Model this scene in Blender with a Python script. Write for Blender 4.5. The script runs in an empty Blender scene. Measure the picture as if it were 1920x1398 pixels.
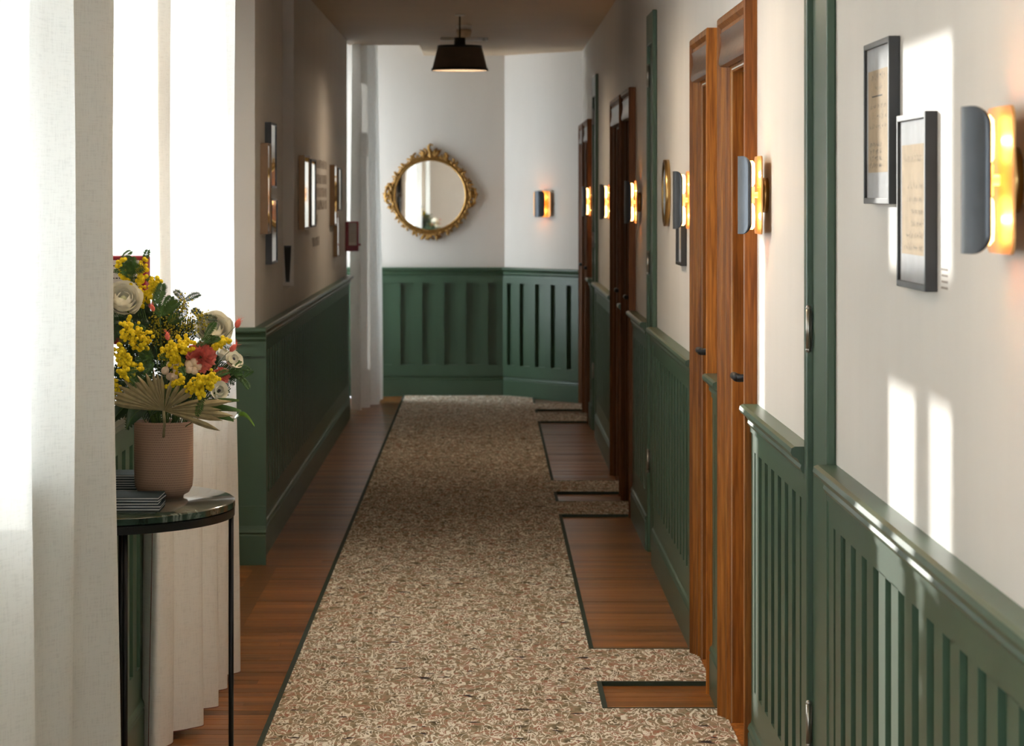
import bpy, math, random
from mathutils import Vector, Matrix
random.seed(7)
C = bpy.context.scene.collection
PI = math.pi

# ------------------------------------------------------------------ camera, sky, sun, exposure
F = 5400.0          # focal length in pixels of a 1920 px wide frame
VX, VY = 912.0, 367.0
EYE = 1.6
cam_data = bpy.data.cameras.new('camera')
cam = bpy.data.objects.new('camera', cam_data); C.objects.link(cam)
cam.location = (0, 0, EYE); cam.rotation_euler = (PI/2, 0, 0)
cam_data.sensor_width = 36.0; cam_data.lens = 36.0*F/1920
cam_data.shift_x = (960-VX)/1920; cam_data.shift_y = -(699-VY)/1920
cam_data.clip_start = 0.05; cam_data.clip_end = 200
cam_data.dof.use_dof = True; cam_data.dof.focus_distance = 7.4; cam_data.dof.aperture_fstop = 12
sc = bpy.context.scene
sc.camera = cam
sc.view_settings.view_transform = 'Standard'
sc.view_settings.look = 'None'
sc.view_settings.gamma = 1.0
sc.view_settings.use_curve_mapping = False
sc.view_settings.exposure = 1.25
world = bpy.data.worlds.new('sky'); sc.world = world; world.use_nodes = True
bg = world.node_tree.nodes['Background']
bg.inputs[0].default_value = (0.88, 0.94, 1.0, 1); bg.inputs[1].default_value = 4.6
sun_data = bpy.data.lights.new('sun', 'SUN')
sun = bpy.data.objects.new('sun', sun_data); C.objects.link(sun)
SUN = Vector((1.0, -1.72, -0.30)).normalized()
sun.rotation_euler = SUN.to_track_quat('-Z', 'Y').to_euler()
sun.location = (-12, 25, 6)
sun_data.energy = 2.4; sun_data.angle = math.radians(0.6); sun_data.color = (1.0, 0.96, 0.91)

XR, XL, H = 0.742, -1.005, 2.72      # right wall, left wall, ceiling
YEND = 23.0

# ------------------------------------------------------------------ materials
def lin(c):
    return tuple(((v/255)/12.92 if v/255 <= .04045 else ((v/255+.055)/1.055)**2.4) for v in c)
class NT:
    def __init__(s, name):
        s.m = bpy.data.materials.new(name); s.m.use_nodes = True
        s.t = s.m.node_tree; s.b = s.t.nodes['Principled BSDF']; s.out = s.t.nodes['Material Output']
    def n(s, typ, **kw):
        nd = s.t.nodes.new(typ)
        for k, v in kw.items():
            if k.startswith('i_'):
                key = k[2:].replace('_', ' ')
                nd.inputs[key].default_value = v
            else: setattr(nd, k, v)
        return nd
    def l(s, a, b): s.t.links.new(a, b)
    def ramp(s, fac, stops, interp='LINEAR'):
        r = s.n('ShaderNodeValToRGB'); cr = r.color_ramp; cr.interpolation = interp
        while len(cr.elements) < len(stops): cr.elements.new(0.5)
        for e, (p, c) in zip(cr.elements, stops):
            e.position = p; e.color = (*c, 1) if len(c) == 3 else c
        s.l(fac, r.inputs[0]); return r.outputs[0]
    def coords(s, scale, kind='Object', rand=False):
        tc = s.n('ShaderNodeTexCoord'); src = tc.outputs[kind]
        if rand:
            oi = s.n('ShaderNodeObjectInfo'); mul = s.n('ShaderNodeVectorMath', operation='MULTIPLY_ADD')
            cmb = s.n('ShaderNodeCombineXYZ')
            for i in range(3): s.l(oi.outputs['Random'], cmb.inputs[i])
            s.l(cmb.outputs[0], mul.inputs[0]); mul.inputs[1].default_value = (37, 53, 71); s.l(src, mul.inputs[2]); src = mul.outputs[0]
        mp = s.n('ShaderNodeMapping'); mp.inputs['Scale'].default_value = scale; s.l(src, mp.inputs['Vector'])
        return mp.outputs[0]
    def noise(s, vec, scale=1, detail=3, rough=.5, dist=0):
        n = s.n('ShaderNodeTexNoise'); s.l(vec, n.inputs['Vector'])
        n.inputs['Scale'].default_value = scale; n.inputs['Detail'].default_value = detail
        n.inputs['Roughness'].default_value = rough; n.inputs['Distortion'].default_value = dist
        return n.outputs['Fac']
    def bump(s, h, strength=.2, dist=.002):
        b = s.n('ShaderNodeBump'); b.inputs['Strength'].default_value = strength; b.inputs['Distance'].default_value = dist
        s.l(h, b.inputs['Height']); s.l(b.outputs[0], s.b.inputs['Normal'])
    def set(s, rough=.5, metal=0, spec=.5, **kw):
        s.b.inputs['Roughness'].default_value = rough; s.b.inputs['Metallic'].default_value = metal
        s.b.inputs['Specular IOR Level'].default_value = spec
        for k, v in kw.items(): s.b.inputs[k.replace('_', ' ')].default_value = v
        return s
    def col(s, c): s.b.inputs['Base Color'].default_value = (*c, 1); return s
M = {}
def simple(name, c, rough=.5, metal=0, var=.08, scale=20, bump=0, spec=.5):
    t = NT(name).set(rough, metal, spec)
    n = t.noise(t.coords((scale,)*3, rand=True), 1, 3)
    t.l(t.ramp(n, [(.3, tuple(max(0, v*(1-var)) for v in c)), (.7, tuple(min(1, v*(1+var)) for v in c))]), t.b.inputs['Base Color'])
    if bump: t.bump(n, bump, .002)
    M[name] = t.m; return t.m

def paint(name, c, rough, var, bump, sc_=3):
    t = NT(name).set(rough, 0, .5)
    n = t.noise(t.coords((sc_, sc_, sc_*.35)), 1, 4, .6)
    t.l(t.ramp(n, [(.3, tuple(v*(1-var) for v in c)), (.7, tuple(v*(1+var) for v in c))]), t.b.inputs['Base Color'])
    n2 = t.noise(t.coords((60, 60, 25)), 1, 3, .6)
    t.bump(n2, bump, .001); M[name] = t.m
paint('wall_paint', (.74, .705, .66), .62, .03, .15)
paint('ceiling_paint', (.56, .43, .29), .6, .03, .1)
paint('green_paint', (.053, .104, .062), .36, .10, .12)
paint('white_trim', (.75, .73, .70), .45, .03, .05)
def wood(name, c0, c1, c2, scale, rough, coat=0, rand=True, bump=.15):
    t = NT(name).set(rough, 0, .3); t.b.inputs['Coat Weight'].default_value = coat; t.b.inputs['Coat Roughness'].default_value = .18
    v = t.coords(scale, rand=rand)
    n = t.noise(v, 1, 6, .62, .6)
    base = t.ramp(n, [(.28, c0), (.5, c1), (.72, c2)])
    fine = t.noise(t.coords(tuple(s*4.5 for s in scale), rand=rand), 1, 3, .6)
    hue = t.n('ShaderNodeMix', data_type='RGBA', blend_type='MULTIPLY'); hue.inputs[0].default_value = .75
    t.l(base, hue.inputs[6]); t.l(t.ramp(fine, [(.35, (.55, .5, .45)), (.6, (1.1, 1.08, 1.05))]), hue.inputs[7])
    res = hue.outputs[2]
    if rand:
        oi = t.n('ShaderNodeObjectInfo'); m2 = t.n('ShaderNodeMix', data_type='RGBA', blend_type='MULTIPLY'); m2.inputs[0].default_value = 1
        t.l(res, m2.inputs[6]); t.l(t.ramp(oi.outputs['Random'], [(0, (.62, .58, .54)), (.5, (1, 1, 1)), (1, (1.28, 1.2, 1.05))]), m2.inputs[7]); res = m2.outputs[2]
    t.l(res, t.b.inputs['Base Color']); t.bump(fine, bump, .001); M[name] = t.m
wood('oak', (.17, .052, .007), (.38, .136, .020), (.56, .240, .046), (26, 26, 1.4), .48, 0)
wood('oak_shaded', (.08, .028, .008), (.15, .055, .016), (.22, .085, .026), (26, 26, 1.4), .5, 0)  # same oak, with the dimness at the farther doors put into its colour
wood('frieze_wood', (.05, .020, .010), (.10, .044, .022), (.16, .075, .04), (3, 26, 26), .28, 0)
wood('floor_wood', (.15, .050, .014), (.31, .122, .033), (.43, .185, .055), (1.6, 30, 30), .29, 0)
simple('black_metal', (.018, .018, .02), .42, .6)
simple('frame_black', (.03, .032, .035), .38, .2)
simple('bronze', (.16, .09, .045), .35, .8)
simple('wood_frame', (.30, .19, .11), .5)
simple('brass', (.55, .36, .14), .3, 1.0)
simple('gunmetal', (.075, .085, .10), .34, .55)
simple('brass_lining', (.75, .42, .16), .35, .9)
simple('opal', (.66, .36, .13), .42, .5)
simple('gilt', (.42, .24, .075), .38, .85, .35, 90, .4)
simple('chrome', (.7, .7, .7), .2, 1)
simple('hinge_steel', (.42, .40, .36), .3, .9)
simple('red_paint', (.28, .012, .03), .35)
simple('label_paper', (.68, .66, .66), .6)
simple('ink', (.05, .045, .05), .7)
simple('faint_ink', (.33, .28, .24), .7)
simple('sepia_ink', (.045, .03, .025), .7)
simple('old_paper', (.60, .46, .30), .8, 0, .08, 30)
simple('mat_board', (.60, .62, .65), .8)
simple('mirror_glass', (.86, .86, .84), .015, 1, 0)
simple('stem_green', (.07, .13, .03), .6)
simple('leaf_dark', (.020, .055, .018), .4, 0, .3, 40)
simple('leaf_mid', (.045, .12, .02), .45, 0, .3, 40)
simple('leaf_bright', (.16, .33, .03), .45, 0, .3, 40)
simple('palm_dry', (.36, .30, .16), .7, 0, .18, 60)
simple('petal_white', (.90, .87, .74), .55, 0, .05, 40)
simple('petal_green', (.66, .70, .42), .55, 0, .1, 40)
simple('petal_coral', (.78, .20, .16), .6, 0, .15, 60)
simple('petal_cream', (.84, .66, .50), .6, 0, .12, 60)
simple('mimosa', (.82, .62, .010), .85, 0, .2, 200)
simple('bud_yellow', (.42, .36, .02), .7, 0, .3, 200)
simple('bunny_coral', (.80, .17, .13), .8, 0, .15, 120)
simple('booklet_blue', (.018, .034, .046), .75, spec=.2)
simple('booklet_page', (.62, .63, .62), .7)
simple('shade_fabric', (.085, .066, .048), .85)
simple('shade_inner', (.55, .42, .28), .8)
simple('thread_red', (.16, .035, .03), .8)
simple('binding', (.022, .04, .026), .8)
simple('plastic_white', (.75, .73, .7), .4)
simple('dark_glass', (.03, .03, .028), .08, 0)
# green marble
t = NT('marble').set(.14); t.b.inputs['Coat Weight'].default_value = .5
n = t.noise(t.coords((9, 9, 9)), 1, 8, .65, 1.2)
t.l(t.ramp(n, [(.35, (.010, .018, .014)), (.56, (.03, .05, .04)), (.64, (.16, .19, .17)), (.68, (.02, .035, .03))]), t.b.inputs['Base Color']); M['marble'] = t.m
# ceramic with pricked rows
t = NT('ceramic').set(.65)
br = t.n('ShaderNodeTexBrick'); br.offset = .5
tc = t.n('ShaderNodeTexCoord'); sep = t.n('ShaderNodeSeparateXYZ'); t.l(tc.outputs['Object'], sep.inputs[0])
at = t.n('ShaderNodeMath', operation='ARCTAN2'); t.l(sep.outputs[1], at.inputs[0]); t.l(sep.outputs[0], at.inputs[1])
cb = t.n('ShaderNodeCombineXYZ'); t.l(at.outputs[0], cb.inputs[0]); t.l(sep.outputs[2], cb.inputs[1])
mp = t.n('ShaderNodeMapping'); mp.inputs['Scale'].default_value = (10, 100, 1); t.l(cb.outputs[0], mp.inputs[0])
t.l(mp.outputs[0], br.inputs['Vector']); br.inputs['Scale'].default_value = 1
br.inputs['Color1'].default_value = (0, 0, 0, 1); br.inputs['Color2'].default_value = (.2, .2, .2, 1); br.inputs['Mortar'].default_value = (1, 1, 1, 1)
br.inputs['Mortar Size'].default_value = .20; br.inputs['Brick Width'].default_value = .6; br.inputs['Row Height'].default_value = .6
t.l(t.ramp(br.outputs['Color'], [(0, (.09, .042, .026)), (1, (.40, .25, .175))]), t.b.inputs['Base Color'])
t.bump(br.outputs['Color'], .5, .002); M['ceramic'] = t.m
# clear pane
def pane_mat(name, tint, gloss):
    t = NT(name); t.t.nodes.remove(t.b)
    tr = t.n('ShaderNodeBsdfTransparent'); tr.inputs[0].default_value = (*tint, 1); gl = t.n('ShaderNodeBsdfGlossy'); gl.inputs['Roughness'].default_value = .02
    mx = t.n('ShaderNodeMixShader'); mx.inputs[0].default_value = gloss; t.l(tr.outputs[0], mx.inputs[1]); t.l(gl.outputs[0], mx.inputs[2]); t.l(mx.outputs[0], t.out.inputs[0]); M[name] = t.m
pane_mat('pane', (.97, .98, .97), .04)
pane_mat('picture_glass', (.98, .98, .98), .07)
# sheer linen
def linen(name, c, trans):
    t = NT(name); t.t.nodes.remove(t.b)
    v = t.coords((260, 260, 30)); v2 = t.coords((25, 25, 380))
    a = t.noise(v, 1, 2); b = t.noise(v2, 1, 2)
    ad = t.n('ShaderNodeMath', operation='ADD'); t.l(a, ad.inputs[0]); t.l(b, ad.inputs[1])
    colr = t.ramp(ad.outputs[0], [(.7, tuple(x*.90 for x in c)), (1.25, c)])
    df = t.n('ShaderNodeBsdfDiffuse'); tl = t.n('ShaderNodeBsdfTranslucent'); tr = t.n('ShaderNodeBsdfTransparent')
    t.l(colr, df.inputs[0]); t.l(colr, tl.inputs[0])
    m1 = t.n('ShaderNodeMixShader'); m1.inputs[0].default_value = .16; t.l(df.outputs[0], m1.inputs[1]); t.l(tl.outputs[0], m1.inputs[2])
    m2 = t.n('ShaderNodeMixShader'); m2.inputs[0].default_value = trans; t.l(m1.outputs[0], m2.inputs[1]); t.l(tr.outputs[0], m2.inputs[2])
    t.l(m2.outputs[0], t.out.inputs[0]); M[name] = t.m
linen('linen', (.89, .89, .86), .03)
# woven rug
t = NT('rug').set(.95, 0, .1)
vec = t.coords((1, 1, 1))
wv = t.n('ShaderNodeTexNoise'); wv.inputs['Scale'].default_value = 34; wv.inputs['Detail'].default_value = 1.5; t.l(vec, wv.inputs['Vector'])
# cream squiggles: level lines of a distorted noise
mp = t.n('ShaderNodeMapping'); mp.inputs['Scale'].default_value = (1, .26, 1); t.l(vec, mp.inputs[0])
sq = t.noise(mp.outputs[0], 37, 1.2, .5, 1.6)
sb = t.n('ShaderNodeMath', operation='SUBTRACT'); t.l(sq, sb.inputs[0]); sb.inputs[1].default_value = .5
ab = t.n('ShaderNodeMath', operation='ABSOLUTE'); t.l(sb.outputs[0], ab.inputs[0])
sqm = t.ramp(ab.outputs[0], [(.032, (1, 1, 1)), (.050, (0, 0, 0))])
mpb = t.n('ShaderNodeMapping'); mpb.inputs['Scale'].default_value = (22, 14, 1); t.l(vec, mpb.inputs[0])
blot = t.noise(mpb.outputs[0], 1, 3, .65)
ground = t.ramp(blot, [(.30, (.09, .075, .045)), (.42, (.27, .22, .135)), (.52, (.43, .34, .23)), (.60, (.40, .17, .11)), (.68, (.47, .43, .32))])
mpc = t.n('ShaderNodeMapping'); mpc.inputs['Scale'].default_value = (13, 17, 1); mpc.inputs['Location'].default_value = (5, 9, 0); t.l(vec, mpc.inputs[0])
fl_ = t.noise(mpc.outputs[0], 1, 2, .5)
mx = t.n('ShaderNodeMix', data_type='RGBA'); t.l(sqm, mx.inputs[0]); t.l(ground, mx.inputs[6]); mx.inputs[7].default_value = (.93, .88, .77, 1)
mx2 = t.n('ShaderNodeMix', data_type='RGBA'); t.l(t.ramp(fl_, [(.66, (0, 0, 0)), (.69, (1, 1, 1))]), mx2.inputs[0]); t.l(mx.outputs[2], mx2.inputs[6]); mx2.inputs[7].default_value = (.045, .032, .03, 1)
t.l(mx2.outputs[2], t.b.inputs['Base Color']); t.bump(sqm, .5, .003); M['rug'] = t.m
def emit(name, c, s):
    t = NT(name); t.col((.8, .6, .3)); t.b.inputs['Emission Color'].default_value = (*c, 1); t.b.inputs['Emission Strength'].default_value = s; M[name] = t.m
emit('bulb', (1.0, .52, .15), 5)
emit('socket_glow', (1.0, .36, .07), 1.2)
emit('ceiling_lamp', (1.0, .8, .5), 3)

# ------------------------------------------------------------------ mesh helpers
class MB:
    def __init__(s): s.v = []; s.f = []
    def add(s, vs, fs):
        o = len(s.v); s.v += [tuple(p) for p in vs]; s.f += [tuple(i+o for i in f) for f in fs]; return s
    def box(s, x0, x1, y0, y1, z0, z1):
        return s.add([(x0,y0,z0),(x1,y0,z0),(x1,y1,z0),(x0,y1,z0),(x0,y0,z1),(x1,y0,z1),(x1,y1,z1),(x0,y1,z1)],
                     [(0,3,2,1),(4,5,6,7),(0,1,5,4),(1,2,6,5),(2,3,7,6),(3,0,4,7)])
    def loft(s, rings, closed=True, cap=True):
        n = len(rings[0]); vs = [p for r in rings for p in r]; fs = []
        for i in range(len(rings)-1):
            for j in range(n if closed else n-1):
                a = i*n+j; b = i*n+(j+1) % n; fs.append((a, b, b+n, a+n))
        if cap and closed:
            fs.append(tuple(range(n-1, -1, -1))); fs.append(tuple((len(rings)-1)*n+j for j in range(n)))
        return s.add(vs, fs)
    def prism(s, prof, a, b, axis):       # extrude a closed 2-D profile along an axis: 'x' (y,z), 'y' (x,z), 'z' (x,y)
        mk = {'x': lambda p, t: (t, p[0], p[1]), 'y': lambda p, t: (p[0], t, p[1]), 'z': lambda p, t: (p[0], p[1], t)}[axis]
        return s.loft([[mk(p, a) for p in prof], [mk(p, b) for p in prof]])
    def tube(s, pts, r, seg=6, cap=True):
        pts = [Vector(p) for p in pts]; rings = []; up = None
        for i, p in enumerate(pts):
            d = (pts[min(i+1, len(pts)-1)] - pts[max(i-1, 0)]).normalized()
            if up is None: up = d.orthogonal().normalized()
            up = (up - d*up.dot(d)); up = up.normalized() if up.length > 1e-6 else d.orthogonal().normalized()
            w = d.cross(up); rr = r[i] if isinstance(r, (list, tuple)) else r
            rings.append([tuple(p + (up*math.cos(2*PI*k/seg) + w*math.sin(2*PI*k/seg))*rr) for k in range(seg)])
        return s.loft(rings, True, cap)
    def lathe(s, prof, c=(0,0,0), seg=32, axis='z', cap=True):   # prof: (radius, height)
        rings = []
        for r, h in prof:
            ring = []
            for k in range(seg):
                a = 2*PI*k/seg; x, y = r*math.cos(a), r*math.sin(a)
                p = {'z': (x, y, h), 'y': (x, h, y), 'x': (h, x, y)}[axis]
                ring.append((c[0]+p[0], c[1]+p[1], c[2]+p[2]))
            rings.append(ring)
        return s.loft(rings, True, cap)
    def ball(s, c, r, seg=8, rings=5):
        sx, sy, sz = r if isinstance(r, (tuple, list)) else (r, r, r)
        prof = [[(c[0]+sx*math.sin(PI*i/rings)*math.cos(2*PI*k/seg), c[1]+sy*math.sin(PI*i/rings)*math.sin(2*PI*k/seg), c[2]+sz*math.cos(PI*i/rings)) for k in range(seg)] for i in range(rings+1)]
        prof[0] = [(p[0]+(1e-5)*math.cos(k), p[1]+1e-5*math.sin(k), p[2]) for k, p in enumerate(prof[0])]
        return s.loft(prof, True, False)
    def grid(s, rows):
        n = len(rows[0]); vs = [p for r in rows for p in r]
        return s.add(vs, [(i*n+j, i*n+j+1, (i+1)*n+j+1, (i+1)*n+j) for i in range(len(rows)-1) for j in range(n-1)])
    def xf(s, m):
        s.v = [tuple(m @ Vector(p)) for p in s.v]; return s
    def mesh(s, name, mat, smooth=False):
        me = bpy.data.meshes.new(name); me.from_pydata(s.v, [], s.f); me.update()
        if mat: me.materials.append(M[mat])
        if smooth:
            for p in me.polygons: p.use_smooth = True
        return me
    def build(s, name, mat, parent=None, smooth=False, loc=None, bevel=0, angle=None):
        o = link(name, s.mesh(name, mat, smooth), parent)
        if loc: o.location = loc
        if bevel:
            b = o.modifiers.new('bevel', 'BEVEL'); b.width = bevel; b.segments = 2; b.limit_method = 'ANGLE'
        if angle is not None: smooth_angle(o, angle)
        return o
def smooth_angle(o, deg):
    me = o.data
    for p in me.polygons: p.use_smooth = True
    try: me.set_sharp_from_angle(angle=math.radians(deg))
    except Exception: pass
def link(name, data, parent=None):
    o = bpy.data.objects.new(name, data); C.objects.link(o)
    if parent: o.parent = parent
    return o
def empty(name, loc=(0,0,0), rz=0):
    o = link(name, None); o.location = loc; o.rotation_euler = (0, 0, rz); o.empty_display_size = .1; return o
def tag(o, label=None, cat=None, group=None, kind=None):
    if label: o['label'] = label
    if cat: o['category'] = cat
    if group: o['group'] = group
    if kind: o['kind'] = kind
    return o
def struct(o, label, cat): return tag(o, label, cat, None, 'structure')
def out_rot(out): return math.atan2(out[1], out[0]) - PI/2      # local +Y looks out of the wall

# ------------------------------------------------------------------ floor
DOORS = [  # outer casing near, far
    (7.89, 8.82), (9.25, 10.02), (14.30, 15.15), (15.35, 16.50), (20.20, 21.13), (21.27, 22.12)]
CW = .11      # casing width
fl = empty('floor'); struct(fl, 'brown strip wood floor running the length of the corridor', 'floor')
MB().box(-1.9, 1.0, 7.2, YEND+.2, -.06, -.014).build('subfloor', 'floor_wood', fl)
MB().box(-1.9, 1.0, -2.2, 7.2, -.06, 0).build('near_floor', 'floor_wood', fl)
PW = .08
base = MB().box(0, 1, -PW/2+.0013, PW/2-.0013, -.013, 0).mesh('floor_board', 'floor_wood')
rng = random.Random(3)
y = 7.2 + PW/2
while y < YEND + .1:
    x0, x1 = -1.02, .80
    if 10.42 < y < 12.48:                           # alcove boards stop at the threshold board
        segs = [(-1.51, -1.0), (-.905, .80)]
    elif y < 13 and rng.random() < .6:
        m = rng.choice([rng.uniform(-.95, -.7), rng.uniform(.4, .7)]); segs = [(x0, m), (m, x1)]
    else: segs = [(x0, x1)]
    for a, b in segs:
        o = link('floor_board', base, fl); o.location = (a+.0006, y, rng.uniform(-.0005, .0003)); o.scale = (b-a-.0012, 1, 1)
        o.rotation_euler = (rng.uniform(-.006, .006), 0, 0)
    y += PW
wb = MB().box(-1.0, -.905, 10.42, 12.50, -.012, .0005).build('threshold_board', 'floor_wood', fl)

# ------------------------------------------------------------------ walls
def segs_minus(a, b, holes):
    r = []; p = a
    for h0, h1 in sorted(holes):
        if h0 > p: r.append((p, h0))
        p = h1
    if p < b: r.append((p, b))
    return r
w = MB()
for a, b in segs_minus(-2.2, YEND+.2, [(d0+CW-.005, d1-CW+.005) for d0, d1 in DOORS]): w.box(XR, XR+.22, a, b, 0, H+.1)
for d0, d1 in DOORS: w.box(XR, XR+.22, d0+CW-.005, d1-CW+.005, 2.14-.165+.005, H+.1)
struct(w.build('wall_right', 'wall_paint'), 'cream painted corridor wall with doors on the right', 'wall')
WT = .24
def wall_holes(name, x0, x1, y0, y1, z1, holes, label):
    w = MB()
    for a, b in segs_minus(y0, y1, [(h[0], h[1]) for h in holes]): w.box(x0, x1, a, b, 0, z1)
    for a, b, za, zb in holes: w.box(x0, x1, a, b, 0, za); w.box(x0, x1, a, b, zb, z1)
    return struct(w.build(name, 'wall_paint'), label, 'wall')
WIN = [(1.3, 3.3, 1.0, 2.50), (4.45, 6.05, 1.0, 2.50), (7.60, 9.85, 1.0, 2.50)]  # first window is unseen, added to light the near right wall
wall_holes('wall_left', XL-WT, XL, -2.2, 10.40, H+.1, WIN, 'cream window wall behind the near curtains')
# alcove beyond the near windows
XA = -1.50
wall_holes('wall_alcove', XA-WT, XA, 10.16, 12.50, H+.1, [(11.55, 12.20, .85, 2.4)], 'back wall of the dim alcove on the left')
struct(MB().box(XA, XL-WT, 10.16, 10.40, 0, H+.1).build('wall_alcove_side', 'wall_paint'), 'near side wall of the alcove', 'wall')
# pier with a niche
NY0, NY1, NZ = 14.2, 15.03, 1.13
w = MB(); w.box(XA-WT, XL, 12.50, NY0, 0, H+.1); w.box(XL-WT, XL, NY1, 20.75, 0, H+.1); w.box(XL-WT, XL, NY0, NY1, 0, NZ); w.box(XL-WT, XL-.07, NY0, NY1, NZ, H+.1)
struct(w.build('wall_left_far', 'wall_paint'), 'shaded cream wall on the left with framed pictures and a tall niche', 'wall')
XB = -1.42
wall_holes('wall_bay', XB-WT, XB, 20.75, YEND+.2, 3.4, [(22.20, 22.90, .45, 2.7)], 'bay wall with a window behind the far curtain')
struct(MB().box(XB-WT, XL-WT, 20.55, 20.75, 0, 3.4).build('wall_bay_side', 'wall_paint'), 'return wall of the far window bay', 'wall')
struct(MB().box(XB-WT, XR+.2, YEND, YEND+.2, 0, 3.4).build('wall_end', 'wall_paint'), 'pale end wall with the gilt mirror', 'wall')
SP0, SP1 = Vector((.145, YEND, 0)), Vector((XR, 22.25, 0))      # splayed corner
w = MB().loft([[(SP0.x, SP0.y, z), (SP1.x, SP1.y, z), (XR+.05, SP1.y+.05, z), (XR+.05, YEND+.1, z), (SP0.x, YEND+.1, z)] for z in (0, H+.1)])
struct(w.build('wall_splay', 'wall_paint'), 'pale splayed wall corner beside the far doors', 'wall')
w = MB(); w.box(XL-WT, -.35, -2.4, -2.2, 0, H+.1); w.box(.68, XR+.2, -2.4, -2.2, 0, H+.1); w.box(-.35, .68, -2.4, -2.2, 0, .4); w.box(-.35, .68, -2.4, -2.2, 2.5, H+.1)
struct(w.build('wall_back', 'wall_paint'), 'wall behind the camera with an added unseen window', 'wall')
cl = MB(); cl.box(XL-WT, XR+.2, -2.4, 20.75, H, H+.12); cl.box(XL, XR+.2, 20.75, 21.4, H, H+.12); cl.box(-.5, XR+.2, 21.4, YEND+.2, H, H+.12)
cl.box(XA-WT, XL-WT, 10.16, 12.5, H, H+.12)
cl.box(XB-WT, XL, 20.55, 21.4, 3.3, 3.4); cl.box(XB-WT, -.4, 21.4, YEND+.2, 3.3, 3.4)
cl.box(XL-.02, XL, 20.75, 21.4, H, 3.4); cl.box(XL, -.4, 21.38, 21.4, H+.12, 3.4); cl.box(-.5, -.48, 21.4, YEND+.2, H+.12, 3.4)
struct(cl.build('ceiling', 'ceiling_paint'), 'warm cream ceiling of the corridor', 'ceiling')
# raised band across the ceiling and access panel
# ------------------------------------------------------------------ windows
def window(n, x, y0, y1, z0, z1, transom, label, ym=None, tb=.16):
    r = empty('window_%d' % n, (x, (y0+y1)/2, z0)); struct(r, label, 'window')
    def L(mb): return mb.xf(Matrix.Translation((-x, -(y0+y1)/2, -z0)))
    fw = .06
    f = MB(); f.box(x-.03, x+.03, y0, y0+fw, z0, z1); f.box(x-.03, x+.03, y1-fw, y1, z0, z1); f.box(x-.03, x+.03, y0+fw, y1-fw, z0, z0+fw); f.box(x-.03, x+.03, y0+fw, y1-fw, z1-fw, z1)
    L(f).build('window_frame', 'white_trim', r)
    L(MB().box(x-.028, x+.028, y0+fw, y1-fw, transom, transom+tb)).build('transom_bar', 'white_trim', r)
    ym = ym or (y0+y1)/2
    L(MB().box(x-.026, x+.026, ym-.04, ym+.04, z0+fw, transom)).build('mullion', 'white_trim', r)
    for a, b in ((y0+fw, ym-.04), (ym+.04, y1-fw)): L(MB().box(x-.003, x+.003, a, b, z0+fw, transom)).build('pane', 'pane', r)
    L(MB().box(x-.003, x+.003, y0+fw, y1-fw, transom+tb, z1-fw)).build('pane', 'pane', r)
    return r
for i, (a, b, z0, z1) in enumerate(WIN):
    r = window(i+1, XL-.17, a, b, z0, z1, 1.84, ['added unseen window nearest the camera, for light', 'white framed window behind the nearest curtain', 'white framed window beside the flower table'][i], ym=[None, None, 8.2][i], tb=.2)
    s = MB().box(XL-.14, XL+.0, a+.002, b-.002, z0, z0+.02); s.xf(Matrix.Translation((-(XL-.17), -(a+b)/2, -z0))).build('window_sill', 'white_trim', r)
window(4, XA-.15, 11.55, 12.20, .85, 2.4, 2.2, 'added unseen window in the alcove, for the sun strip', ym=11.70, tb=.06)  # unseen window, added so a sun strip reaches the right wall
window(5, XB-.15, 22.20, 22.90, .45, 2.7, 2.1, 'white framed window at the far end of the corridor')

r = empty('window_6', (.165, -2.3, .4)); struct(r, 'added unseen window behind the camera, for front light', 'window')  # invented window, lets daylight onto surfaces that face the camera
f = MB(); f.box(-.515, -.455, -.03, .03, 0, 2.1); f.box(.455, .515, -.03, .03, 0, 2.1); f.box(-.455, .455, -.03, .03, 0, .06); f.box(-.455, .455, -.03, .03, 2.04, 2.1); f.build('window_frame', 'white_trim', r)
MB().box(-.03, .03, -.026, .026, .06, 2.04).build('mullion', 'white_trim', r)
for a, b in ((-.455, -.03), (.03, .455)): MB().box(a, b, -.003, .003, .06, 2.04).build('pane', 'pane', r)
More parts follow.
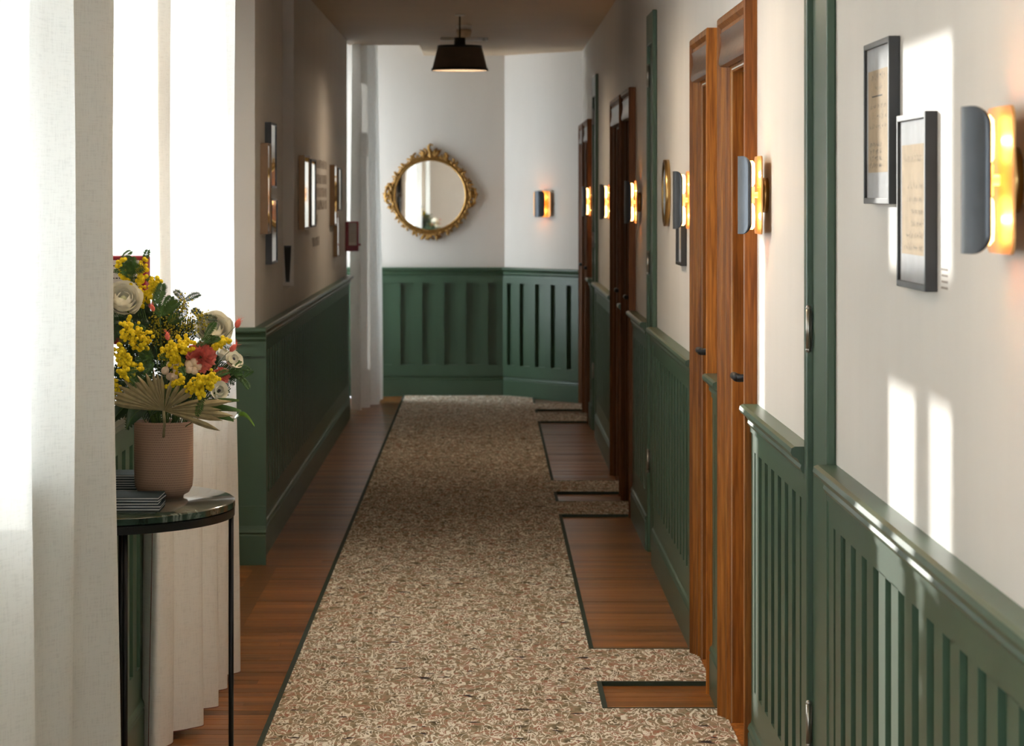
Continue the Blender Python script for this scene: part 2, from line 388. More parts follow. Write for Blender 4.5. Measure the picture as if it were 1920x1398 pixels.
# ------------------------------------------------------------------ wainscot
ZB0, ZB1 = .255, .905
BW, BP, BD = .088, .163, .012
batten_mesh = MB().box(-BW/2, BW/2, .004, .004+BD, ZB0-.002, ZB1+.002).mesh('batten', 'green_paint')
batten_wide = MB().box(-.034, .034, .004, .030, ZB0-.002, ZB1+.002).mesh('batten', 'green_paint')
RAIL = [(0, .955), (.020, .955), (.020, .968), (.024, .972), (.028, .980), (.026, .988), (.030, .993), (.034, 1.002), (.046, 1.008), (.050, 1.016), (.048, 1.026), (.040, 1.030), (0, 1.030)]
BASE = [(0, 0), (.026, 0), (.026, .128), (.022, .134), (.027, .142), (.024, .152), (.018, .158), (.016, .170), (0, .170)]
trim_n = [0]
def wainscot(origin, out, length, label, pitch=BP, battens=True, bm=None, dp=.016):
    bm = bm or batten_mesh; BW = .068 if bm is batten_wide else .088
    trim_n[0] += 1
    r = empty('trim_%d' % trim_n[0], origin, out_rot(out)); struct(r, label, 'wainscot')
    MB().box(0, length, 0, .004, .15, .97).build('panel_board', 'green_paint', r)
    MB().prism(BASE, 0, length, 'x').build('baseboard', 'green_paint', r, angle=22)
    MB().box(0, length, .001, dp, .165, ZB0).build('lower_rail', 'green_paint', r)
    MB().box(0, length, .001, dp, ZB1, .957).build('upper_rail', 'green_paint', r)
    MB().prism(RAIL, 0, length, 'x').build('chair_rail', 'green_paint', r, angle=22)
    if battens:
        n = max(1, round(length/pitch)); p = length/n
        for i in range(n+1):
            x = min(max(i*p, BW/2), length-BW/2)
            o = link('batten', bm, r); o.location = (x, 0, 0)
            if n == 1 and i == 0 and length < BW*1.8: break
    return r
R_SEG = [(1.5, 6.11, 'green slatted wainscot in sun stripes, nearest on the right'), (6.55, 7.89, 'short green slatted wainscot between the oak door and the tall green cupboard'),
         (8.82, 9.25, 'narrow green wainscot piece between the two near oak doors'), (10.02, 12.52, 'green slatted wainscot under the round mirror'),
         (13.0, 14.30, 'green wainscot between the middle cupboard and shaded middle doors'), (15.15, 15.35, 'sliver of green wainscot between the two middle doors'),
         (16.50, 19.08, 'dark green wainscot beyond the middle doors'), (19.75, 20.20, 'short green wainscot beside the farthest doors')]
for a, b, lb in R_SEG: wainscot((XR, a, 0), (-1, 0), b-a, lb)
wainscot((XL, 10.40, 0), (1, 0), 4.6, 'green slatted wainscot under the left windows')
wainscot((XL, 20.74, 0), (1, 0), 20.74-12.50, 'dark green slatted wainscot along the shaded left wall')
wainscot((XL+.05, 12.50, 0), (0, -1), .52, 'green wainscot end facing the camera at the alcove', battens=False)
wainscot((SP0.x+.01, YEND, 0), (0, -1), SP0.x+.01-XB, 'dark green panelled wainscot under the gilt mirror', pitch=.183, bm=batten_wide, dp=.030)
d = (SP1-SP0); nrm = (-d.y, d.x); nrm = (nrm[0], nrm[1]) if nrm[1] < 0 else (-nrm[0], -nrm[1])
wainscot((SP1.x, SP1.y, 0), Vector((nrm[0], nrm[1])).normalized(), d.length, 'blue-lit green wainscot on the splayed corner under the far sconce', pitch=.19, bm=batten_wide, dp=.030)

# ------------------------------------------------------------------ oak doors
DZ = 2.14
PROF = [(0, 0), (0, .033), (.004, .036), (.014, .036), (.018, .030), (.022, .024), (.030, .026), (.036, .022), (.056, .014), (.062, .010), (.068, .015), (.078, .013), (.084, .004), (.104, .0), (.11, -.004), (.11, -.044)]
door_lab = ['oak door nearest the camera, beside the white wall sconce', 'oak door beyond the nearest one, with a black lever handle', 'shaded oak door of the middle pair, nearer one', 'shaded oak door of the middle pair, farther one', 'shaded oak door of the farthest pair, nearer one', 'shaded oak door against the end wall']
lever_mb = MB(); lever_mb.tube([(0, 0, 0), (0, .078, 0)], .011, 10); lever_mb.tube([(0, .072, 0), (.03, .078, 0), (.11, .078, 0), (.125, .072, 0)], [.012, .012, .011, .008], 10)
lever_mesh = lever_mb.mesh('handle', 'black_metal', True)
rose_mesh = MB().lathe([(.026, 0), (.026, .006), (.022, .009)], seg=20, axis='y').mesh('rose', 'black_metal', True)
lock_mesh = MB().box(-.022, .022, 0, .018, -.06, .06).mesh('lock_reader', 'chrome')
for i, (d0, d1) in enumerate(DOORS):
    wn = 'oak' if i < 2 else 'oak_shaded'
    r = empty('door_%d' % (i+1), (XR, d0, 0), PI/2); struct(r, door_lab[i], 'door')     # local x along the wall, local y out into the corridor
    W = d1-d0
    st = [[(w_, o_, 0) for w_, o_ in PROF], [(w_, o_, DZ-w_*1.5) for w_, o_ in PROF], [(W-w_, o_, DZ-w_*1.5) for w_, o_ in PROF], [(W-w_, o_, 0) for w_, o_ in PROF]]
    for j, nm in enumerate(('side_casing', 'head_casing', 'side_casing')):
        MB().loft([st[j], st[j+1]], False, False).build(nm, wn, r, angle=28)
    cove = [(.010, DZ-.150), (.030, DZ-.146), (.034, DZ-.138), (.033, DZ-.125), (.029, DZ-.105), (.026, DZ-.085), (.027, DZ-.060), (.030, DZ-.048), (.010, DZ-.044)]
    MB().prism(cove, .034, W-.034, 'x').build('head_frieze', 'frieze_wood', r, angle=40)
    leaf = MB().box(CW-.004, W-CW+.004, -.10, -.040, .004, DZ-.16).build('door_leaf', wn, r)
    for z0, z1 in ((.22, .92), (1.1, 1.86)):
        MB().box(CW+.11, W-CW-.11, -.042, -.034, z0, z1).build('door_panel', wn, leaf, bevel=.006)
    MB().box(CW, W-CW, -.16, .01, -.002, .006).build('threshold', wn, r)
    o = link('rose', rose_mesh, leaf); o.location = (CW+.065, -.040, 1.09)
    o = link('handle', lever_mesh, leaf); o.location = (CW+.065, -.038, 1.09)
    o = link('lock_reader', lock_mesh, leaf); o.location = (CW+.065, -.040, 1.20)

# ------------------------------------------------------------------ tall green cupboards
def hinge_m():
    m = MB(); m.tube([(0, 0, -.045), (0, 0, .045)], .006, 8); m.ball((0, 0, .047), .007, 8, 4); m.ball((0, 0, -.047), .007, 8, 4); m.box(-.002, .018, -.008, -.003, -.04, .04)
    return m.mesh('hinge', 'hinge_steel', True)
hm = hinge_m()
for i, (a, b) in enumerate([(6.11, 6.55), (12.52, 13.0), (19.10, 19.70)]):
    r = empty('cupboard_door', (XR, a, 0), PI/2)
    tag(r, ['tall green cupboard door nearest the camera with steel hinges', 'tall green cupboard door beside the round mirror', 'tall green cupboard door farthest down the corridor'][i], 'cupboard door', 'green cupboard doors in the right wall')
    W = b-a; ct = 2.41; fw = .055
    MB().box(0, fw, 0, .020, 0, ct).build('side_frame', 'green_paint', r, bevel=.004)
    MB().box(W-fw, W, 0, .020, 0, ct).build('side_frame', 'green_paint', r, bevel=.004)
    MB().box(fw, W-fw, 0, .0195, ct-.14, ct).build('head_frame', 'green_paint', r, bevel=.004)
    leaf = MB().box(fw+.004, W-fw-.004, 0, .006, .01, ct-.144).build('door_leaf', 'green_paint', r, bevel=.003)
    for z in (.41, 1.30, 2.14):
        o = link('hinge', hm, leaf); o.location = (W-fw-.002, .016, z)

# ------------------------------------------------------------------ rug
RX0, RX1, RZ = -.650, .362, .012
TABS = [(7.97, 8.93), (9.42, 10.10), (14.36, 14.98), (15.46, 16.08), (20.30, 21.10), (21.42, 22.05)]
rug = MB(); rug.box(RX0, RX1, 2.0, 22.93, 0, RZ)
for a, b in TABS: rug.box(RX1, .735, a, b, 0, RZ)
rug = rug.build('runner_rug', 'rug')
tag(rug, 'long beige flecked runner rug with tabs reaching to the doors', 'rug')
bd = MB(); q = .014
bd.box(RX0-q, RX0+.002, 2.0, 22.93, 0, RZ+.002)
for a, b in segs_minus(2.0, 22.93, TABS): bd.box(RX1-.002, RX1+q, a, b, 0, RZ+.002)
for a, b in TABS: bd.box(RX1+q, .735, a-q, a+.001, 0, RZ+.002); bd.box(RX1+q, .735, b-.001, b+q, 0, RZ+.0005)
o = bd.build('edge_binding', 'binding', rug); o['label'] = 'dark green edge binding'

# ------------------------------------------------------------------ curtains
def catmull(P, n):
    out = []
    for i in range(len(P)-1):
        p0, p1, p2, p3 = P[max(i-1, 0)], P[i], P[i+1], P[min(i+2, len(P)-1)]
        for k in range(n):
            t_ = k/n; out.append(tuple(.5*((2*p1[j]) + (-p0[j]+p2[j])*t_ + (2*p0[j]-5*p1[j]+4*p2[j]-p3[j])*t_**2 + (-p0[j]+3*p1[j]-3*p2[j]+p3[j])*t_**3) for j in range(2)))
    out.append(tuple(P[-1])); return out
def curtain(path, z0, z1, label, seed=1, pipe=None, flare=0.0, dz=0.0):
    rg = random.Random(seed); path = catmull(path, 10); nz = 16
    ph = [rg.uniform(0, 6) for _ in range(4)]
    xm = sum(p[0] for p in path)/len(path)
    rows = []
    for i in range(nz+1):
        t_ = i/nz; z = z0+(z1-z0)*t_; row = []
        for j, (x, y) in enumerate(path):
            k = 1 + .25*(1-t_)
            row.append((xm+(x-xm)*k + .006*math.sin(3.1*t_*2+ph[0]+j*.11) + flare*(1-t_), y + .008*math.sin(5*t_+ph[1]+j*.07), z + (dz*math.sin(j*.21+ph[2]) if i == 0 else 0)))
        rows.append(row)
    o = MB().grid(rows).build('curtain', 'linen', smooth=True); tag(o, label, 'curtain', 'sheer linen curtains along the left wall')
    if pipe is not None:
        for idx in pipe:
            pts = [tuple(Vector(r_[idx]) + Vector((.002, -.002, 0))) for r_ in rows]
            pt = MB().tube(pts, .0016, 5).build('piping', 'thread_red', o, smooth=True); pt['label'] = 'dark red edge piping'
    hem = MB().tube([tuple(Vector(p)+Vector((0, 0, .001))) for p in rows[0]], .0013, 4).build('hem', 'thread_red', o)
    return o
def folds(y0, y1, x, amp, n, seed, ends=None):
    rg = random.Random(seed); P = []
    for i in range(2*n+1):
        P.append((x + (amp if i % 2 else -amp)*rg.uniform(.7, 1.2), y0+(y1-y0)*(i+rg.uniform(-.22, .22)*(0 < i < 2*n))/(2*n)))
    if ends:
        P[0] = ends[0]; P[-1] = ends[1]
    return P
curtain([(-.93, 3.95), (-.86, 4.1), (-.93, 4.3), (-.90, 4.55), (-.845, 4.72), (-.93, 4.82), (-.92, 5.2), (-.86, 5.42), (-.925, 5.55), (-.915, 5.85), (-.865, 6.0), (-.93, 6.15), (-.90, 6.3), (-.835, 6.42), (-.87, 6.52), (-.94, 6.56)],
        .02, H-.01, 'sheer white curtain nearest the camera, glowing at the left edge', 2)
curtain([(-.985, 8.42), (-.965, 8.27), (-.93, 8.20), (-.905, 8.30), (-.94, 8.42), (-.885, 8.50), (-.85, 8.58), (-.92, 8.70), (-.90, 8.82), (-.845, 8.90), (-.92, 9.02), (-.88, 9.14), (-.838, 9.22), (-.91, 9.34), (-.87, 9.44), (-.836, 9.54), (-.90, 9.64)],
        .025, H-.01, 'sheer cream curtain with dark red piping behind the flower table', 5, pipe=[15])
curtain(folds(2.7, 3.7, -.90, .035, 4, 11), .02, H-.01, 'unseen sheer curtain dimming the added window nearest the camera', 11)  # unseen, drawn partway to trim the light of the added window
curtain(folds(10.80, 11.40, XA+.10, .03, 3, 12), .02, H-.01, 'unseen sheer curtain narrowing the sun, near half of the added alcove window', 12)  # two unseen curtains hung to leave a slit that shapes the sun strip
curtain(folds(11.56, 12.42, XA+.10, .03, 4, 13), .02, H-.01, 'unseen sheer curtain narrowing the sun, far half of the added alcove window', 13)
curtain([(-1.0, 21.30), (-.93, 21.22), (-.965, 21.40), (-.89, 21.50), (-.95, 21.68), (-.85, 21.82), (-.93, 21.98), (-.845, 22.10), (-.92, 22.22), (-.84, 22.32), (-.90, 22.40)],
        .02, 3.28, 'bluish white curtain at the far end beside the dark wainscot', 9, flare=.02)

# ------------------------------------------------------------------ fire alarm boxes
def alarm(y, xout, z0, z1, label):
    r = empty('alarm_box', (XL, y, z0)); tag(r, label, 'alarm box')
    dpt = xout-XL; h = z1-z0
    MB().box(0, dpt, 0, .10, 0, h).build('case', 'red_paint', r, bevel=.006)
    lp = MB().box(dpt*.26, dpt*.86, -.0015, .0005, h*.2, h*.95).build('label_plate', 'label_paper', r)
    m = MB(); rg = random.Random(4)
    for k in range(9):
        z = h*.88-k*h*.07; x = dpt*.30
        while x < dpt*.80:
            l = rg.uniform(.004, .012); m.box(x, min(x+l, dpt*.83), -.0022, -.0014, z, z+.003); x += l+.003
    tag(m.build('print', 'ink', lp), kind='stuff')
    m = MB(); m.lathe([(.008, 0), (.008, .012), (.005, .015)], (dpt+.0, .05, h*.22), 12, 'x'); m.build('knob', 'red_paint', r, smooth=True)
    return r
alarm(7.46, -.882, 1.215, 1.445, 'red alarm box with printed label behind the flowers')
alarm(20.52, -.912, 1.205, 1.418, 'small red alarm box beside the far curtain')

# ------------------------------------------------------------------ sconces
def rrect(w, h, r, n=5):
    P = []
    for cx, cy, a0 in ((w/2-r, h/2-r, 0), (-w/2+r, h/2-r, 90), (-w/2+r, -h/2+r, 180), (w/2-r, -h/2+r, 270)):
        for k in range(n+1):
            a = math.radians(a0+90*k/n); P.append((cx+r*math.cos(a), cy+r*math.sin(a)))
    return P
SW = .205
def arc_sheet(o_off, half, sag, hgt, rc, nx=16, nz=14):
    """curved sheet with rounded corners; bulges out along +y"""
    rows = []
    zs = [-(hgt/2-rc)-rc*math.cos(PI/2*i/6) for i in range(6)] + [-(hgt/2-rc), 0, (hgt/2-rc)] + [(hgt/2-rc)+rc*math.cos(PI/2*i/6) for i in range(5, -1, -1)]
    for z in zs:
        e = abs(z)-(hgt/2-rc)
        hw = half if e <= 0 else half-rc+math.sqrt(max(0, rc*rc-e*e))
        rows.append([(hw*(-1+2*j/nx), o_off+sag*(1-((hw*(-1+2*j/nx))/half)**2), z) for j in range(nx+1)])
    return rows
def sconce_meshes():
    d = {}
    d['wall_disc'] = MB().lathe([(.046, 0), (.046, .014), (.042, .018)], seg=32, axis='y').mesh('wall_disc', 'brass', True)
    P = rrect(SW, SW, .022)
    m = MB().loft([[(x, .022, z) for x, z in P], [(x, .026, z) for x, z in P]]); d['back_plate'] = m.mesh('back_plate', 'opal')
    m = MB().tube([(0, .014, 0), (0, .044, 0)], .008, 10); m.tube([(0, .044, -.022), (0, .044, .022)], .010, 12); d['socket'] = m.mesh('socket', 'socket_glow', True)
    for nm, s in (('bulb', 1), ('bulb_low', -1)):
        m = MB(); m.lathe([(.006, s*.022), (.0105, s*.030), (.0115, s*.060), (.0105, s*.084), (.005, s*.091)], (0, .044, 0), 14); d[nm] = m.mesh('bulb', 'bulb', True)
    m = MB(); m.grid(arc_sheet(.050, .062, .028, SW, .026)); d['shade'] = m.mesh('shade', 'gunmetal', True)
    m = MB(); m.grid(arc_sheet(.0478, .0615, .028, SW-.001, .026)); d['lining'] = m.mesh('shade_lining', 'brass_lining', True)
    return d
SM = sconce_meshes()
def sconce(p, out, label, power=2.0):
    r = empty('wall_sconce', p, out_rot(out)); tag(r, label, 'wall lamp', 'gunmetal wall sconces')
    part = {}
    for k in ('wall_disc', 'back_plate', 'socket', 'bulb', 'bulb_low', 'shade', 'lining'):
        o = link(SM[k].name.split('.')[0], SM[k], {'bulb': part.get('socket'), 'bulb_low': part.get('socket'), 'lining': part.get('shade')}.get(k, r)) ; part[k] = o
        if k == 'shade':
            so = o.modifiers.new('thick', 'SOLIDIFY'); so.thickness = .0015; so.offset = 0
    for z in (.055, -.055):
        ld = bpy.data.lights.new('bulb_light', 'POINT'); ld.energy = power; ld.color = (1.0, .52, .17); ld.shadow_soft_size = .014
        lo = link('bulb_light', ld, r); lo.location = (0, .044, z)
    return r
R = (-1, 0)
sconce((XR, 4.02, 1.622), R, 'dark wall sconce nearest the camera beside the framed letters')
sconce((XR, 7.60, 1.602), R, 'wall sconce between the nearest oak door and the tall green cupboard')
sconce((XR, 10.25, 1.585), R, 'wall sconce right above the small framed picture')
sconce((XR, 13.85, 1.57), R, 'wall sconce between the middle cupboard and the shaded middle doors')
sconce((XR, 16.90, 1.565), R, 'wall sconce just beyond the middle pair of doors')
sconce((XR, 19.97, 1.562), R, 'farthest wall sconce on the right wall')
pm = SP0.lerp(SP1, .52)
sconce((pm.x, pm.y, 1.535), Vector(nrm).normalized(), 'wall sconce on the pale end wall right of the gilt mirror')

# ------------------------------------------------------------------ framed pictures
def scribble(m, x0, x1, z, h, rg, o, thick=.0011):
    """one line of cursive handwriting as a thin ribbon"""
    x = x0
    while x < x1:
        wl = rg.uniform(.012, .05); e = min(x+wl, x1); pts = []; ph = rg.uniform(0, 6); k = 0
        while x < e:
            pts.append((x, z + h*(.5*math.sin(ph+k*1.5) + rg.uniform(-.35, .35) + (rg.random() < .12)*1.0))); x += rg.uniform(.0016, .003); k += 1
        for (xa, za), (xb, zb) in zip(pts, pts[1:]):
            m.add([(xa, o, za), (xb, o, zb), (xb, o, zb+thick), (xa, o, za+thick)], [(0, 1, 2, 3)])
        x += rg.uniform(.006, .016)
def picture(p, out, w_, h_, dpt, label, fmat, kind, seed=0, fw=.011):
    r = empty('framed_picture', p, out_rot(out)); tag(r, label, 'picture', 'framed pictures on the corridor walls')
    a, b = w_/2, h_/2
    f = MB(); f.box(-a, -a+fw, 0, dpt, -b, b); f.box(a-fw, a, 0, dpt, -b, b); f.box(-a+fw, a-fw, 0, dpt, b-fw, b); f.box(-a+fw, a-fw, 0, dpt, -b, -b+fw)
    f.build('frame', fmat, r, bevel=.0012)
    a -= fw; b -= fw
    rg = random.Random(seed)
    if kind == 'letter':
        MB().box(-a, a, .002, dpt-.0055, -b, b).build('mat_board', 'mat_board', r)
        o = dpt-.0049
        pp = MB().box(-a*.86, a*.86, o-.001, o, -b*.66, b*.70).build('paper', 'old_paper', r)
        m = MB(); z = b*.60; first = True
        if seed == 1:
            scribble(m, -a*.6, a*.55, z, .010, rg, o+.0006, .0024); scribble(m, -a*.35, a*.4, z-.02, .008, rg, o+.0006, .0016); m.box(-a*.35, a*.5, o+.0004, o+.0008, z-.036, z-.0335); z -= .055
            rows = 7
        else:
            scribble(m, -a*.6, a*.75, z-.012, .009, rg, o+.0006, .0016); z -= .06; rows = 7
        for k in range(rows):
            if z < (-b*.18 if seed == 1 else -b*.60): break
            scribble(m, -a*.72, a*rg.uniform(.1, .75), z, .006, rg, o+.0006, .0016); z -= b*.135 if seed == 1 else b*.15
        if seed == 1:
            for k in range(4): scribble(m, -a*.3, a*.7, -b*.30-k*.013, .006, rg, o+.0006, .0024)
        tag(m.build('handwriting', 'sepia_ink', pp), kind='stuff')
        MB().box(-a, a, dpt-.0030, dpt-.0018, -b, b).build('glass', 'picture_glass', r)
    elif kind == 'mirror':
        MB().box(-a, a, .002, dpt-.004, -b, b).build('mirror_plate', 'mirror_glass', r)
    else:
        MB().box(-a, a, .002, dpt-.012, -b, b).build('mat_board', 'mat_board', r)
        MB().box(-a*.6, a*.6, dpt-.0125, dpt-.011, -b*.6, b*.6).build('print_sheet', 'old_paper', r)
        MB().box(-a, a, dpt-.006, dpt-.004, -b, b).build('glass', 'picture_glass', r)
    return r
def pic_right(y0, y1, z0, z1, *args, **kw): return picture((XR, (y0+y1)/2, (z0+z1)/2), R, y1-y0, z1-z0, *args, **kw)
def pic_left(y0, y1, z0, z1, *args, **kw): return picture((XL, (y0+y1)/2, (z0+z1)/2), (1, 0), y1-y0, z1-z0, *args, **kw)
pic_right(5.164, 5.507, 1.585, 1.887, .021, 'black framed handwritten letter, the higher of the near pair', 'frame_black', 'letter', 1)
pic_right(4.736, 5.064, 1.442, 1.740, .021, 'black framed handwritten letter, the lower of the near pair', 'frame_black', 'letter', 2)
pic_right(10.66, 10.96, 1.34, 1.60, .022, 'small black framed picture under the sconce by the oak door', 'frame_black', 'print', 3)
pic_left(12.80, 13.00, 1.43, 1.835, .034, 'light wooden picture frame nearest on the shaded left wall', 'wood_frame', 'mirror')
pic_left(13.06, 13.40, 1.635, 1.935, .030, 'upper black framed picture beside the light wooden frame', 'frame_black', 'mirror')
pic_left(13.10, 13.46, 1.288, 1.588, .030, 'lower black framed picture beside the light wooden frame', 'frame_black', 'mirror')
pic_left(15.40, 15.85, 1.42, 1.82, .034, 'bronze framed picture beyond the wall niche', 'bronze', 'mirror')
pic_left(15.98, 16.40, 1.425, 1.805, .036, 'black framed picture next to the bronze one', 'frame_black', 'mirror')
pic_left(18.45, 18.80, 1.41, 1.80, .034, 'tall dark bronze frame near the far alarm box', 'bronze', 'mirror')
pic_left(18.98, 19.36, 1.50, 1.786, .034, 'upper black framed picture near the far alarm box', 'frame_black', 'mirror')
pic_left(18.86, 19.16, 1.20, 1.47, .030, 'lower bronze frame near the far alarm box', 'bronze', 'mirror')
# small caption by the letters
r = empty('caption_plate', (XR, 4.66, 1.465), out_rot(R)); tag(r, 'small printed caption on the wall beside the lower letter', 'caption')
m = MB(); rg = random.Random(8)
for k in range(4):
    x = -.03
    while x < .03:
        l = rg.uniform(.005, .014); m.box(x, x+l, .0002, .0008, .014-k*.010, .0175-k*.010); x += l+.003
tag(m.build('print', 'faint_ink', r), kind='stuff')
# faint lettering on the left wall
r = empty('wall_lettering', (XL, 17.2, 1.6), out_rot((1, 0))); tag(r, 'faint grey lettering on the left wall between the picture groups', 'lettering')
for zz, hh, L0, L1 in ((.19, .05, -.9, .55), (.10, .055, -.9, .55), (.02, .055, -.9, .55), (-.055, .055, -.9, .55), (-.14, .055, .1, .55), (-.27, .05, -.1, .55)):
    m = MB(); x = L0
    while x < L1:
        m.box(x, x+.012, .0003, .0012, zz-hh/2, zz+hh/2)
        if rg.random() < .6: m.box(x, x+.045, .0003, .0012, zz+rg.choice([-.5, .3, -.1])*hh, zz+rg.choice([-.3, .1, .5])*hh+.004)
        x += rg.uniform(.045, .075)
    tag(m.build('text_line', 'faint_ink', r), kind='stuff')
# niche plaque on the far cheek of the niche
r = empty('niche_plaque', (XL-.032, NY1, 1.15), out_rot((0, -1))); tag(r, 'dark glazed tapering plaque at the foot of the wall niche', 'plaque')
MB().prism([(-.010, 0), (.010, 0), (.019, .19), (-.019, .19)], 0, .008, 'y').build('frame', 'frame_black', r)
MB().prism([(-.008, .01), (.008, .01), (.016, .18), (-.016, .18)], .008, .010, 'y').build('glass', 'dark_glass', r)
# ------------------------------------------------------------------ round mirror on the right wall
r = empty('round_mirror', (XR, 11.72, 1.612), out_rot(R)); tag(r, 'small round brass rimmed mirror on the right wall', 'mirror')
MB().lathe([(.120, .0), (.136, .0), (.136, .020), (.128, .022), (.124, .016)], seg=48, axis='y', cap=False).build('rim', 'brass', r, smooth=True)
MB().lathe([(.126, .002), (.126, .014), (.08, .019), (.001, .021)], seg=48, axis='y').build('mirror_plate', 'dark_glass', r, smooth=True)

# ------------------------------------------------------------------ gilt mirror
MR = .278
r = empty('gilt_mirror', (-.447, YEND, 1.605), out_rot((0, -1))); tag(r, 'round gilt mirror with carved scroll frame on the end wall', 'mirror')
MB().lathe([(MR+.005, .004), (MR+.005, .016), (.001, .016)], seg=64, axis='y').build('mirror_plate', 'mirror_glass', r)
rim = MB(); rings = []
prof = [(MR-.004, .004), (MR-.004, .022), (MR+.002, .030), (MR+.010, .032), (MR+.016, .024), (MR+.022, .030), (MR+.034, .026), (MR+.040, .010), (MR+.040, .002)]
rim.lathe(prof, seg=72, axis='y', cap=False); rim = rim.build('rim', 'gilt', r, smooth=True)
rg = random.Random(21); carv = MB()
def scroll(m, cx, cz, ang, size, turn=1.6, flip=1, o=.024, r0=.010):
    pts = []; rad = []
    for k in range(18):
        t_ = k/17; rr = size*(1-.82*t_); a = ang+flip*turn*2*PI*t_*.62
        pts.append((cx+rr*math.cos(a), o+.014*math.sin(PI*t_), cz+rr*math.sin(a))); rad.append(r0*(1-.55*t_))
    m.tube(pts, rad, 7)
def leafc(m, cx, cz, ang, L, wd, o=.02):
    rows = []
    for i in range(6):
        t_ = i/5; wv_ = wd*math.sin(PI*min(1, .15+t_*.85))*(1 if i % 2 else .78)
        c = (cx+L*t_*math.cos(ang), cz+L*t_*math.sin(ang)); nx, nz = -math.sin(ang), math.cos(ang)
        rows.append([(c[0]+nx*wv_*k, o+.016*(1-abs(k))+.012*math.sin(PI*t_), c[1]+nz*wv_*k) for k in (-1, -.5, 0, .5, 1)])
    m.grid(rows)
N = 44
for k in range(N):
    a = 2*PI*k/N; rr = MR+.038
    boost = max(0, math.cos(a-PI/2))**6*.6 + max(0, math.cos(a))**24*1.1 + max(0, math.cos(a-PI))**24*1.1 + max(0, math.cos(a+PI/2))**14*.7
    cx, cz = rr*math.cos(a), rr*math.sin(a)
    scroll(carv, cx+boost*.018*math.cos(a), cz+boost*.018*math.sin(a), a+rg.uniform(-.6, .6), .017+.016*boost, 1.5, 1 if k % 2 else -1, r0=.0075+.003*boost)
    if k % 2 == 0: leafc(carv, cx, cz, a+rg.uniform(-.5, .5), .034+.035*boost, .011+.006*boost)
carv.build('carved_ornament', 'gilt', rim, smooth=True)
for sx in (-1, 1):
    m = MB(); cx = sx*(MR+.052)
    scroll(m, cx, .02, PI/2, .036, 1.6, -sx, r0=.010); scroll(m, cx, -.035, -PI/2, .030, 1.6, sx, r0=.009); leafc(m, cx, -.02, PI/2, .08, .014)
    m.tube([(cx-sx*.02, .02, .075), (cx+sx*.022, .026, .045), (cx+sx*.034, .028, 0), (cx+sx*.018, .026, -.05), (cx-sx*.02, .02, -.085)], [.006, .010, .012, .010, .006], 7)
    m.build('side_scroll', 'gilt', rim, smooth=True)
m = MB()
for sx in (-1, 1):
    scroll(m, sx*.055, MR+.060, PI*.5, .030, 1.6, sx, r0=.010); scroll(m, sx*.115, MR+.030, PI*.5, .026, 1.6, -sx, r0=.009); leafc(m, sx*.03, MR+.04, PI/2-sx*.9, .075, .016)
leafc(m, 0, MR+.02, PI/2, .075, .024)
m.tube([(0, .026, MR+.06), (.012, .03, MR+.085), (.014, .03, MR+.11), (.0, .03, MR+.128), (-.018, .03, MR+.122), (-.016, .03, MR+.108)][::1], [.014, .013, .011, .010, .008, .005], 8)
m.build('crest', 'gilt', rim, smooth=True)
m = MB()
for sx in (-1, 1): scroll(m, sx*.03, -MR-.045, -PI/2, .026, 1.5, -sx, r0=.009); leafc(m, sx*.02, -MR-.03, -PI/2+sx*1.0, .08, .015)
leafc(m, 0, -MR-.02, -PI/2, .05, .018); m.build('lower_scroll', 'gilt', rim, smooth=True)

# ------------------------------------------------------------------ ceiling fittings
PY = F*(H-EYE)/(VY-27); PX = (862-VX)*PY/F; s_ = F/PY
def zz(v): return EYE-(v-VY)/s_
def pendant(py, label, watts):
    r = empty('pendant_lamp', (PX, py, H)); tag(r, label, 'lamp', 'black pendant lamps along the corridor ceiling')
    zt, zb = zz(86)-H, zz(132)-H; ra, rb = 41/s_, 52.5/s_
    MB().lathe([(.032, 0), (.032, -.006), (.012, -.012)], seg=24).build('ceiling_rose', 'plastic_white', r, smooth=True)
    MB().tube([(0, 0, 0), (0, 0, zt+.03)], .005, 8).build('cord', 'black_metal', r)
    MB().lathe([(.004, zt+.052), (.034, zt+.050), (.036, zt+.004), (.03, zt-.03)], seg=24).build('cap', 'black_metal', r, smooth=True)
    MB().lathe([(ra, zt-.001), (rb, zb), (rb-.003, zb), (ra-.003, zt-.004), (.03, zt-.004), (.03, zt-.001), (ra, zt-.001)], seg=48, cap=False).build('shade', 'shade_fabric', r, angle=40)
    for k in range(3):
        a = 2*PI*k/3; MB().tube([(.03*math.cos(a), .03*math.sin(a), zt-.006), ((ra-.002)*math.cos(a), (ra-.002)*math.sin(a), zt-.006)], .002, 6).build('shade_spoke', 'black_metal', r)
    MB().lathe([(ra+.002, zt+.002), (ra+.0045, zt-.012), (ra-.001, zt-.012)], seg=48, cap=False).build('top_band', 'black_metal', r, smooth=True)
    MB().lathe([(rb-.001, zb+.014), (rb+.0015, zb+.014), (rb+.003, zb-.002), (rb-.002, zb-.002)], seg=48, cap=False).build('bottom_band', 'black_metal', r, smooth=True)
    b = MB(); b.ball((0, 0, zt-.07), (.028, .028, .038), 14, 8); b.build('bulb', 'ceiling_lamp', r, smooth=True)
    ld = bpy.data.lights.new('pendant_light', 'POINT'); ld.energy = watts; ld.color = (1, .80, .58); ld.shadow_soft_size = .09
    lo = link('pendant_light', ld, r); lo.location = (0, 0, zt-.07)
pendant(PY, 'black drum pendant lamp in view, hanging from the corridor ceiling', 14)
pendant(11.0, 'added unseen pendant lamp above the alcove opening', 22)  # this and the next two pendants are unseen, added to brighten the corridor
pendant(3.9, 'added unseen pendant lamp nearest the camera', 8)
pendant(7.4, 'added unseen pendant lamp above the flower table', 22)
sy = 18.9
